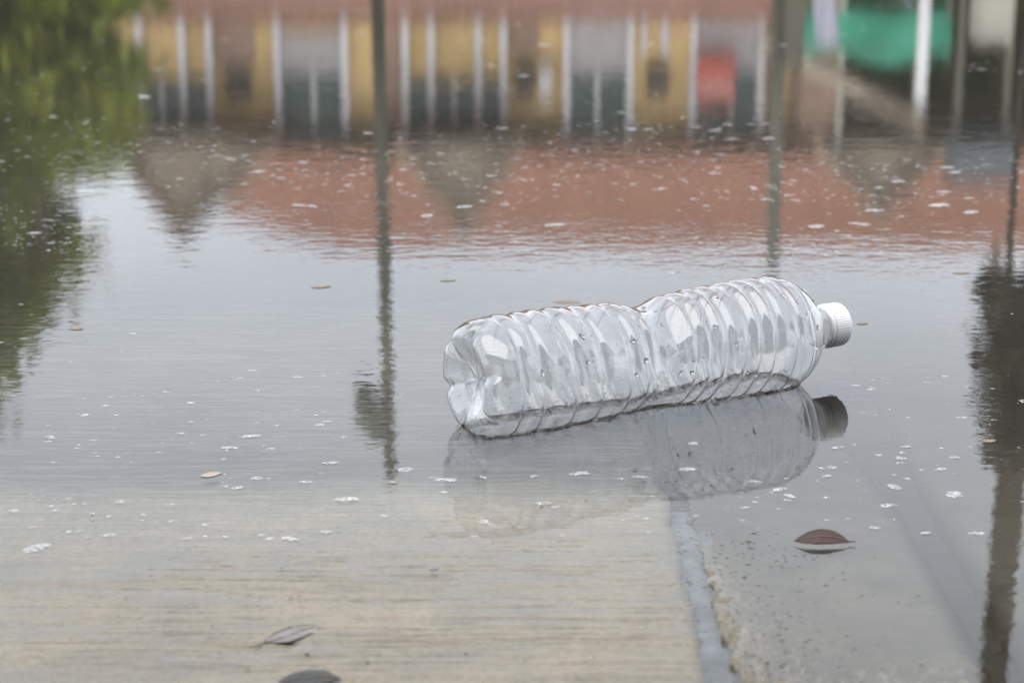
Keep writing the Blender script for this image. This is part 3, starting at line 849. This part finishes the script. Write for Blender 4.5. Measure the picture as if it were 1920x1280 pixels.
# pinkish infill panels
for p0, p1, y0, y1 in ((408, 480, 40, 120), (725, 752, 30, 235), (955, 1010, 40, 95), (1432, 1448, 30, 240)):
    strip("wall_panel", p0, p1, y0, y1, M["wall2"], .05)
def window(p0, p1, mull, sill_y, low_mat):
    f_ = strip("window", p0, p1, sill_y, 248, M["pane"], .06)
    for q in mull:
        o = hpart("mullion", MB().box(hx(q - 4), hx(q + 4), HY - .11, HY - .0605, hz(sill_y) + .01, hz(248) - .01), M["white"], f_)
        o.parent = f_; o.matrix_parent_inverse = Matrix.Identity(4)
    return f_
def child_box(name, par, p0, p1, y0, y1, d0, d1, mat):
    o = MB().box(hx(p0), hx(p1), HY - d1, HY - d0, hz(y0), hz(y1)).build(name, mat, par)
    return o
def col_(px, w=13, y0=38, y1=256):
    strip("pilaster", px - w / 2, px + w / 2, y0, y1, M["white"], .16)
for px in (267, 346, 396): col_(px)
for px in (761, 809, 897, 944): col_(px)
for px in (523, 648, 1062, 1180, 1298, 1424): col_(px, 13)
strip("wall_board", 1200, 1212, 34, 105, M["white"], .05); strip("wall_board", 1238, 1252, 34, 105, M["white"], .05)
for p0, p1, mull in ((274, 339, (305,)), (353, 389, ()), (768, 802, ()), (816, 890, (852,)), (904, 937, ())):
    window(p0, p1, mull, 148, None)
for p0, p1, m_ in ((530, 641, 589), (1069, 1173, 1120), (1305, 1417, 1368)):
    window(p0, p1, (m_,), 136, None)
    b_ = strip("shutter", p0, p1, 62 if p0 < 900 else 36, 134, M["panel"], .045)
    n = int((p1 - p0) / 9)
    for i in range(n):
        q = p0 + (i + .5) * (p1 - p0) / n
        o = MB().box(hx(q - 2.6), hx(q + 2.6), HY - .085, HY - .0455, hz(64 if p0 < 900 else 38), hz(132)).build("slat", M["panel"], b_)
# one white box and several dark ones under the eaves
strip("wall_box", 1010, 1034, 125, 178, M["white"], .3); strip("wall_box", 968, 1000, 118, 180, M["soffit"], .2)
strip("wall_box", 1212, 1250, 122, 178, M["soffit"], .2); strip("wall_box", 425, 470, 130, 185, M["soffit"], .15)
# lower porch roof of ribbed tiles
PZ0, PZ1 = hz(-60, HY - 2.0), hz(42)
xs = np.arange(hx(225), hx(1482), .028)
rib = 0.05 * np.abs(np.sin(xs * math.pi / .14))
Vp = []
for t_ in np.linspace(0, 1, 14):
    Vp.append(np.stack([xs, np.full_like(xs, HY - 2.2 * (1 - t_)), PZ0 + (PZ1 - PZ0) * t_ + rib + .02 * ((t_ * 13) % 1)], -1))
pr = np_mesh("porch_roof", np.array(Vp), grid_faces(14, len(xs)), M["roof2"], house, False)
pr.matrix_parent_inverse = house.matrix_basis.inverted()
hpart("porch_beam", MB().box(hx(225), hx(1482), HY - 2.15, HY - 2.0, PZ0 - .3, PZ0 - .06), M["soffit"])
for px in (240, 500, 730, 960, 1190, 1470):
    hpart("porch_post", MB().box(hx(px) - .09, hx(px) + .09, HY - 2.16, HY - 1.98, -.02, PZ0 - .3), M["white"])
# eaves, main roof in ribbed sheets, gables
EY = HY - .4
EZ = hz(284, EY); RY = HY + 4; RZ = hz(462, RY)
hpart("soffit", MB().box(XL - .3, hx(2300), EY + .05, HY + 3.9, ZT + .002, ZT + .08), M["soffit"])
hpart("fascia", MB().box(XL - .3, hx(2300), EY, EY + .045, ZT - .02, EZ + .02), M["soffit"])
Vp = []
xs = np.arange(hx(300, 300, EY), hx(2330), .06)
rib = .035 * (np.abs(np.sin(xs * math.pi / .3)) ** 4)
for t_ in np.linspace(0, 1, 10):
    lft = hx(300, 300, EY) + t_ ** 2.5 * 2.1
    Vp.append(np.stack([np.maximum(xs, lft), np.full_like(xs, EY - .05 + (RY - EY) * t_), EZ + .03 + (RZ - EZ) * t_ + rib], -1))
rf = np_mesh("roof", np.array(Vp), grid_faces(10, len(xs)), M["roof"], house, False)
rf.matrix_parent_inverse = house.matrix_basis.inverted()
Vp = [(v[0], 2 * RY - v[1], v[2]) for row in Vp for v in row]
rb = np_mesh("roof", np.array(Vp), grid_faces(10, len(xs))[:, ::-1], M["roof"], house, False)
rb.matrix_parent_inverse = house.matrix_basis.inverted()
def gable(p0, p1, pa, ya, base=262):
    Yg = EY - .45
    x0, x1, xa = hx(p0, base, Yg), hx(p1, base, Yg), hx(pa, ya, Yg); z0, za = hz(base, Yg), hz(ya, Yg)
    V = [(x0, Yg, z0), (x1, Yg, z0), (xa, Yg, za), (x0, Yg + 2.6, z0), (x1, Yg + 2.6, z0), (xa, Yg + 4.0, za)]
    o = mesh_obj("gable", V, [(0, 1, 2), (0, 2, 5, 3), (1, 4, 5, 2), (3, 4, 1, 0), (3, 5, 4)], M["gable"], house)
    o.matrix_parent_inverse = house.matrix_basis.inverted()
    for (xa0, za0, xb0, zb0) in ((x0, z0, xa, za), (x1, z0, xa, za)):
        b = MB().tube([(xa0, Yg - .06, za0), (xb0, Yg - .06, zb0)], [.09, .09], 4).build("barge_board", M["gable"], o)
    b = MB().box(x0 - .05, x1 + .05, Yg - .12, Yg - .002, z0 - .09, z0 + .06).build("tie_beam", M["soffit"], o)
gable(205, 520, 345, 446); gable(745, 985, 868, 424); gable(1525, 1785, 1650, 392)
# end wing beyond the pole
hpart("side_wall", MB().box(hx(1482), hx(1550), HY - 1.2, HY - .003, -.02, hz(238, HY - 1.2)), M["wall2"])
hpart("downpipe", MB().tube([(hx(1548), HY - 1.27, .0), (hx(1548), HY - 1.27, hz(236))], [.04, .04], 10), M["cream"])
o = box("sign_board", hx(1303), hx(1372), HY - .36, HY - .30, hz(104), hz(182), M["red"])
sg = empty("hanging_sign", (hx(1337), HY - .33, hz(182))); bpy.context.view_layer.update()
o.parent = sg; o.matrix_parent_inverse = sg.matrix_basis.inverted()
o = box("pale_band", hx(1306), hx(1369), HY - .364, HY - .3601, hz(150), hz(162), M["cream"]); o.parent = sg; o.matrix_parent_inverse = sg.matrix_basis.inverted()
o = MB().box(hx(1312) - .02, hx(1312) + .02, HY - .345, HY - .315, hz(182), ZT).box(hx(1363) - .02, hx(1363) + .02, HY - .345, HY - .315, hz(182), ZT).build("hanger", M["pole"]); o.parent = sg; o.matrix_parent_inverse = sg.matrix_basis.inverted(); o["kind"] = "stuff"
tag(sg, "red hanging sign with a pale band in front of the rightmost shuttered window", "sign")

# ------------------------------------------------------------------ things to the right of the house
def thing_at(name, loc, label, cat, group=None):
    e = empty(name, loc); tag(e, label, cat, group); bpy.context.view_layer.update(); return e
def under(e, o): o.parent = e; o.matrix_parent_inverse = e.matrix_basis.inverted(); return o
TY = 22.0
def tp(px, py, Y=TY): return mirrored(px, py, Y)
a, b = tp(1510, 20), tp(1782, 118)
t_ = thing_at("tarpaulin_shelter", ((a.x + b.x) / 2, TY + .5, 0), "bright green tarpaulin shelter beside the row house", "shelter")
n = 40; Vp = []
for i, q in enumerate(np.linspace(0, 1, 10)):
    xs = np.linspace(a.x, b.x, n)
    Vp.append(np.stack([xs, TY + .05 * np.sin(xs * 7 + q * 2) + 0 * xs, a.z + (b.z - .12 * np.sin(xs * 2.3) ** 2 - a.z) * q + 0 * xs], -1))
cl = np_mesh("tarpaulin", np.array(Vp), grid_faces(10, n), M["green"], None, True); under(t_, cl)
m_ = cl.modifiers.new("thickness", 'SOLIDIFY'); m_.thickness = .01
for px in (1515, 1778):
    q = tp(px, 110); under(t_, MB().tube([(q.x, TY + .08, 0), (q.x, TY + .08, q.z)], [.04, .04], 10).build("post", M["pole"]))
q = tp(1725, 192, 20); t_ = thing_at("white_post", (q.x, 20, 0), "white post standing in front of the green tarpaulin", "post")
under(t_, MB().tube([(q.x, 20, -.05), (q.x, 20, q.z)], [.062, .058], 14).build("shaft", M["white"], None, True))
under(t_, MB().tube([(q.x, 20, q.z), (q.x, 20, q.z + .04)], [.075, .06], 14).build("post_cap", M["white"], None, True))
a, b = tp(1838, -30, 20), tp(1898, 80, 20)
t_ = thing_at("meter_cabinet", ((a.x + b.x) / 2, 20.2, 0), "cream metal cabinet on a stand at the far right", "cabinet")
under(t_, box("housing", a.x, b.x, 20, 20.35, a.z, b.z, M["cream"])); under(t_, box("door", a.x + .03, b.x - .03, 19.98, 19.997, a.z + .03, b.z - .03, M["cream"]))
under(t_, box("stand", (a.x + b.x) / 2 - .05, (a.x + b.x) / 2 + .05, 20.1, 20.2, -.02, a.z, M["pole"]))
a, b = tp(1522, -40, 21), tp(1560, 82, 21)
t_ = thing_at("hanging_cloth", ((a.x + b.x) / 2, 21, b.z), "pale lilac cloth hanging beside the green tarpaulin", "cloth")
Vp = []
for q in np.linspace(0, 1, 12):
    xs = np.linspace(a.x, b.x, 24) + (.07 * q)
    Vp.append(np.stack([xs, 21 + .04 * np.sin(xs * 40), a.z + (b.z - a.z) * q + 0 * xs], -1))
cl = np_mesh("cloth_sheet", np.array(Vp), grid_faces(12, 24), M["cloth"], None, True); under(t_, cl); m_ = cl.modifiers.new("thickness", 'SOLIDIFY'); m_.thickness = .006
MBl = MB().tube([(a.x - .5, 21, b.z + .01), (b.x + .6, 21, b.z + .03)], [.012, .012], 6).build("line", M["pole"]); under(t_, MBl)
p0, p1 = tp(1480, 95, 23), tp(1700, 215, 23)
t_ = thing_at("lean_to_beam", (p0.x, 23, 0), "grey sloping beam of a lean-to between house and trees", "beam")
under(t_, MB().tube([p0 + Vector((-.3, 0, -.15)), p1 + Vector((.2, 0, .1))], [.10, .10], 8).build("rafter", M["gable"]))
under(t_, MB().tube([(p1.x + .1, 23, -.02), (p1.x + .1, 23, p1.z)], [.07, .07], 8).build("post", M["wood"]))
a, b = tp(1795, 270, 24), tp(1898, 335, 24)
t_ = thing_at("water_tank", ((a.x + b.x) / 2, 24.4, 0), "blue-grey box tank raised on a frame at the right", "tank")
under(t_, box("tank_body", a.x, b.x, 24, 24.7, a.z, b.z, M["bluegrey"])); under(t_, box("lid", a.x - .03, b.x + .03, 23.97, 24.73, b.z, b.z + .05, M["bluegrey"]))
for x in (a.x + .05, b.x - .05): under(t_, box("leg", x - .04, x + .04, 24.3, 24.38, -.02, a.z, M["pole"]))

# poles
def pole(name, px0, px1, ytop, Y, w, mat, label, cat="pole"):
    top = mirrored(px1, ytop, Y); bot = mirrored(px0, 0, Y)
    d = (top - bot); bx = bot.x - d.x * (bot.z / d.z)
    e = thing_at(name, (bx, Y, 0), label, cat)
    under(e, MB().tube([(bx, Y, -.05), (bx + d.x * .5 / d.z * d.z, Y, top.z * .5), top], [w / 2 * 1.12, w / 2, w / 2 * .85], 16).build("shaft", mat, None, True))
    return e, top
e, top = pole("lamp_post", 708, 733, 905, 9.0, .056, M["pole"], "slim steel lamp post with a side lamp, mirrored left of the bottle", "lamp post")
q = mirrored(684, 775, 9.0); s_ = mirrored(728, 760, 9.0)
under(e, MB().tube([s_, (s_ + q) / 2 + Vector((0, 0, .04)), q + Vector((.05, 0, .02))], [.014, .013, .012], 8).build("arm", M["pole"], None, True))
under(e, MB().tube([q + Vector((-.02, 0, -.13)), q + Vector((.04, 0, .0)), q + Vector((.07, 0, .13))], [.03, .095, .04], 12).build("lamp_head", M["pole"], None, True))
e, top = pole("utility_pole", 1463, 1447, 512, 15.0, .105, M["pole"], "thick grey utility pole mirrored behind the bottle's neck", "pole")
under(e, MB().tube([(top.x + .09, 14.9, .8), (top.x + .09, 14.9, 1.45)], [.08, .08], 12).build("cable_box", M["pole"]))
e, top = pole("iron_pole", 1872, 1868, 520, 37.0, .22, M["pole"], "tall iron pole rising behind the dark trees near the right edge", "pole")
# rough post close by on the right, hung with a climber
Yp = 5.0
e = thing_at("timber_post", (mirrored(1893, 900, Yp).x, Yp, 0), "tall rough timber post mirrored down the right edge", "post")
bx = mirrored(1893, 900, Yp).x
under(e, MB().tube([(bx + .085, Yp, -.05), (bx + .055, Yp, .6), (bx + .005, Yp, 1.25), (bx - .012, Yp, 2.0), (bx + .012, Yp, 3.4)], [.040, .040, .038, .035, .032], 12).build("shaft", M["wood"], None, True))

def foliage(name, centres, n, size, mat, parent, seed):
    g_ = np.random.default_rng(seed); C_ = np.array([c[:3] for c in centres]); R_ = np.array([c[3:6] for c in centres])
    vol = R_.prod(1); idx = g_.choice(len(C_), n, p=vol / vol.sum())
    d = g_.normal(size=(n, 3)); d /= np.linalg.norm(d, axis=1, keepdims=True)
    p_ = C_[idx] + d * (g_.random((n, 1)) ** .45) * R_[idx] * (1 + .25 * g_.normal(size=(n, 1)))
    a = g_.normal(size=(n, 3)); a[:, 2] -= .3; a /= np.linalg.norm(a, axis=1, keepdims=True)
    b = np.cross(a, g_.normal(size=(n, 3))); b /= np.linalg.norm(b, axis=1, keepdims=True)
    s = size * (.6 + .8 * g_.random((n, 1)))
    Vq = np.stack([p_ - a * s, p_ + b * s * .42, p_ + a * s, p_ - b * s * .42], 1).reshape(-1, 3)
    Vq[:, 2] = np.maximum(Vq[:, 2], .02)
    o = np_mesh(name, Vq, np.arange(4 * n).reshape(-1, 4), mat, None, False)
    if parent: under(parent, o)
    return o
def tree(name, x, y, hgt, cl, mat, n, size, label, seed, group=None, cat="tree"):
    e = thing_at(name, (x, y, 0), label, cat, group); r_ = random.Random(seed)
    mb = MB().tube([(x, y, -.05), (x + .08, y, hgt * .3), (x - .05, y + .05, hgt * .6), (x + .05, y, hgt * .9)], [.16, .13, .09, .03], 10)
    tr = mb.build("trunk", M["bark"], None, True); under(e, tr)
    for c in cl[:7]:
        z0 = hgt * r_.uniform(.25, .5)
        lb = MB().tube([(x, y, z0), ((x + c[0]) / 2, (y + c[1]) / 2, (z0 + c[2]) / 2 + .15), c[:3]], [.07, .045, .015], 7).build("limb", M["bark"], None, True); under(e, lb)
    foliage("crown", cl, n, size, mat, e, seed)
    return e
def clusters(seed, n, x0, x1, y0, y1, zf, r):
    r_ = random.Random(seed); out = []
    for i in range(n):
        x = r_.uniform(x0, x1); zt = zf(x); z = r_.uniform(.25, max(.4, zt)); q = r * r_.uniform(.6, 1.25)
        out.append((x, r_.uniform(y0, y1), z, q, q, q * .8))
    return out
edge_z = lambda x: float(np.interp(x + .28, (-4.3, -3.55, -3.3, -3.06, -2.75, -2.6), (4.0, 3.7, 3.25, 2.75, 2.15, 1.6))) - .15
tree("leafy_tree", -3.35, 14.0, 3.0, clusters(1, 90, -4.5, -2.72, 13.4, 14.6, edge_z, .33), M["leaf_bright"], 19000, .085, "yellow-green leafy tree mirrored along the left edge", 21)
tree("leafy_tree", -4.9, 15.5, 4.2, clusters(2, 60, -6.6, -3.75, 14.9, 16.4, lambda x: 4.6 - max(0, x + 4.5) * 1.6, .55), M["leaf_mid"], 16000, .11, "dark green tree mirrored in the top left corner", 22)
for i, (x, y, hh, lab) in enumerate([(6.6, 33, 4.1, "dark green tree behind the green tarpaulin"), (9.4, 33.5, 4.6, "dark green tree behind the cream cabinet"), (12.6, 34, 5.2, "dark green tree beyond the right edge behind the tank")]):
    tree("leafy_tree", x, y, hh, clusters(30 + i, 26, x - 1.9, x + 1.9, y - 1, y + 1, lambda q: hh, .8), M["leaf_mid"], 10000, .2, lab, 40 + i, "trees behind the shelter")
# climber on the timber post
e = thing_at("climbing_plant", (bx - .05, Yp, 0), "brown climbing plant clinging to the timber post", "plant")
zc = [mirrored(1885, y_, Yp).z for y_ in (540, 600, 660, 720, 780, 840)]
under(e, MB().tube([(bx - .045, Yp - .05, 0), (bx - .05, Yp - .045, .6), (bx - .04, Yp - .05, 1.6)], [.008, .008, .005], 6).build("stem", M["bark"], None, True))
foliage("leaves", [(bx + r_, Yp - .02, z_, .075, .06, .06) for z_, r_ in zip(zc, (-.05, -.03, -.035, -.02, -.005, .0))] + [(bx + .04, Yp, .55, .03, .03, .2)], 1900, .024, M["leaf_brown"], e, 55)

# the house whose porch the photographer crouches in front of; the bottle mirrors its canopy edge
hb = thing_at("porch_house", (0, -7, 0), "plain cream house with a porch canopy behind the photographer", "house")
under(hb, box("wall", -8, 8, -10, -4.6, -.02, 3.3, M["cream"]))
under(hb, mesh_obj("roof", [(-8.5, -4.2, 3.25), (8.5, -4.2, 3.25), (8.5, -7.3, 5.0), (-8.5, -7.3, 5.0), (-8.5, -10.4, 3.25), (8.5, -10.4, 3.25)], [(0, 1, 2, 3), (3, 2, 5, 4), (0, 3, 4), (1, 5, 2), (4, 5, 1, 0)], M["roof"]))
xs = np.arange(-7.5, 7.5, .05); rib = .02 * np.sin(xs * 2 * math.pi / .2)
Vp = np.array([np.stack([xs, np.full_like(xs, y_), z_ + rib], -1) for y_, z_ in ((-4.59, 2.95), (-2.6, 2.75), (-.55, 2.55))])
can = under(hb, np_mesh("canopy", Vp, grid_faces(3, len(xs)), M["soffit"], None, True)); m_ = can.modifiers.new("thickness", 'SOLIDIFY'); m_.thickness = .02
under(hb, box("gutter", -7.5, 7.5, -.66, -.56, 2.40, 2.52, M["gable"]))
for x in (-7, -4.2, 4.2, 7): under(hb, box("post", x - .06, x + .06, -.72, -.6, -.02, 2.4, M["white"]))
for x in (-5.5, -2.0, 2.0, 5.5): under(hb, box("window", x - .7, x + .7, -4.597, -4.53, 1.0, 2.3, M["pane"]))
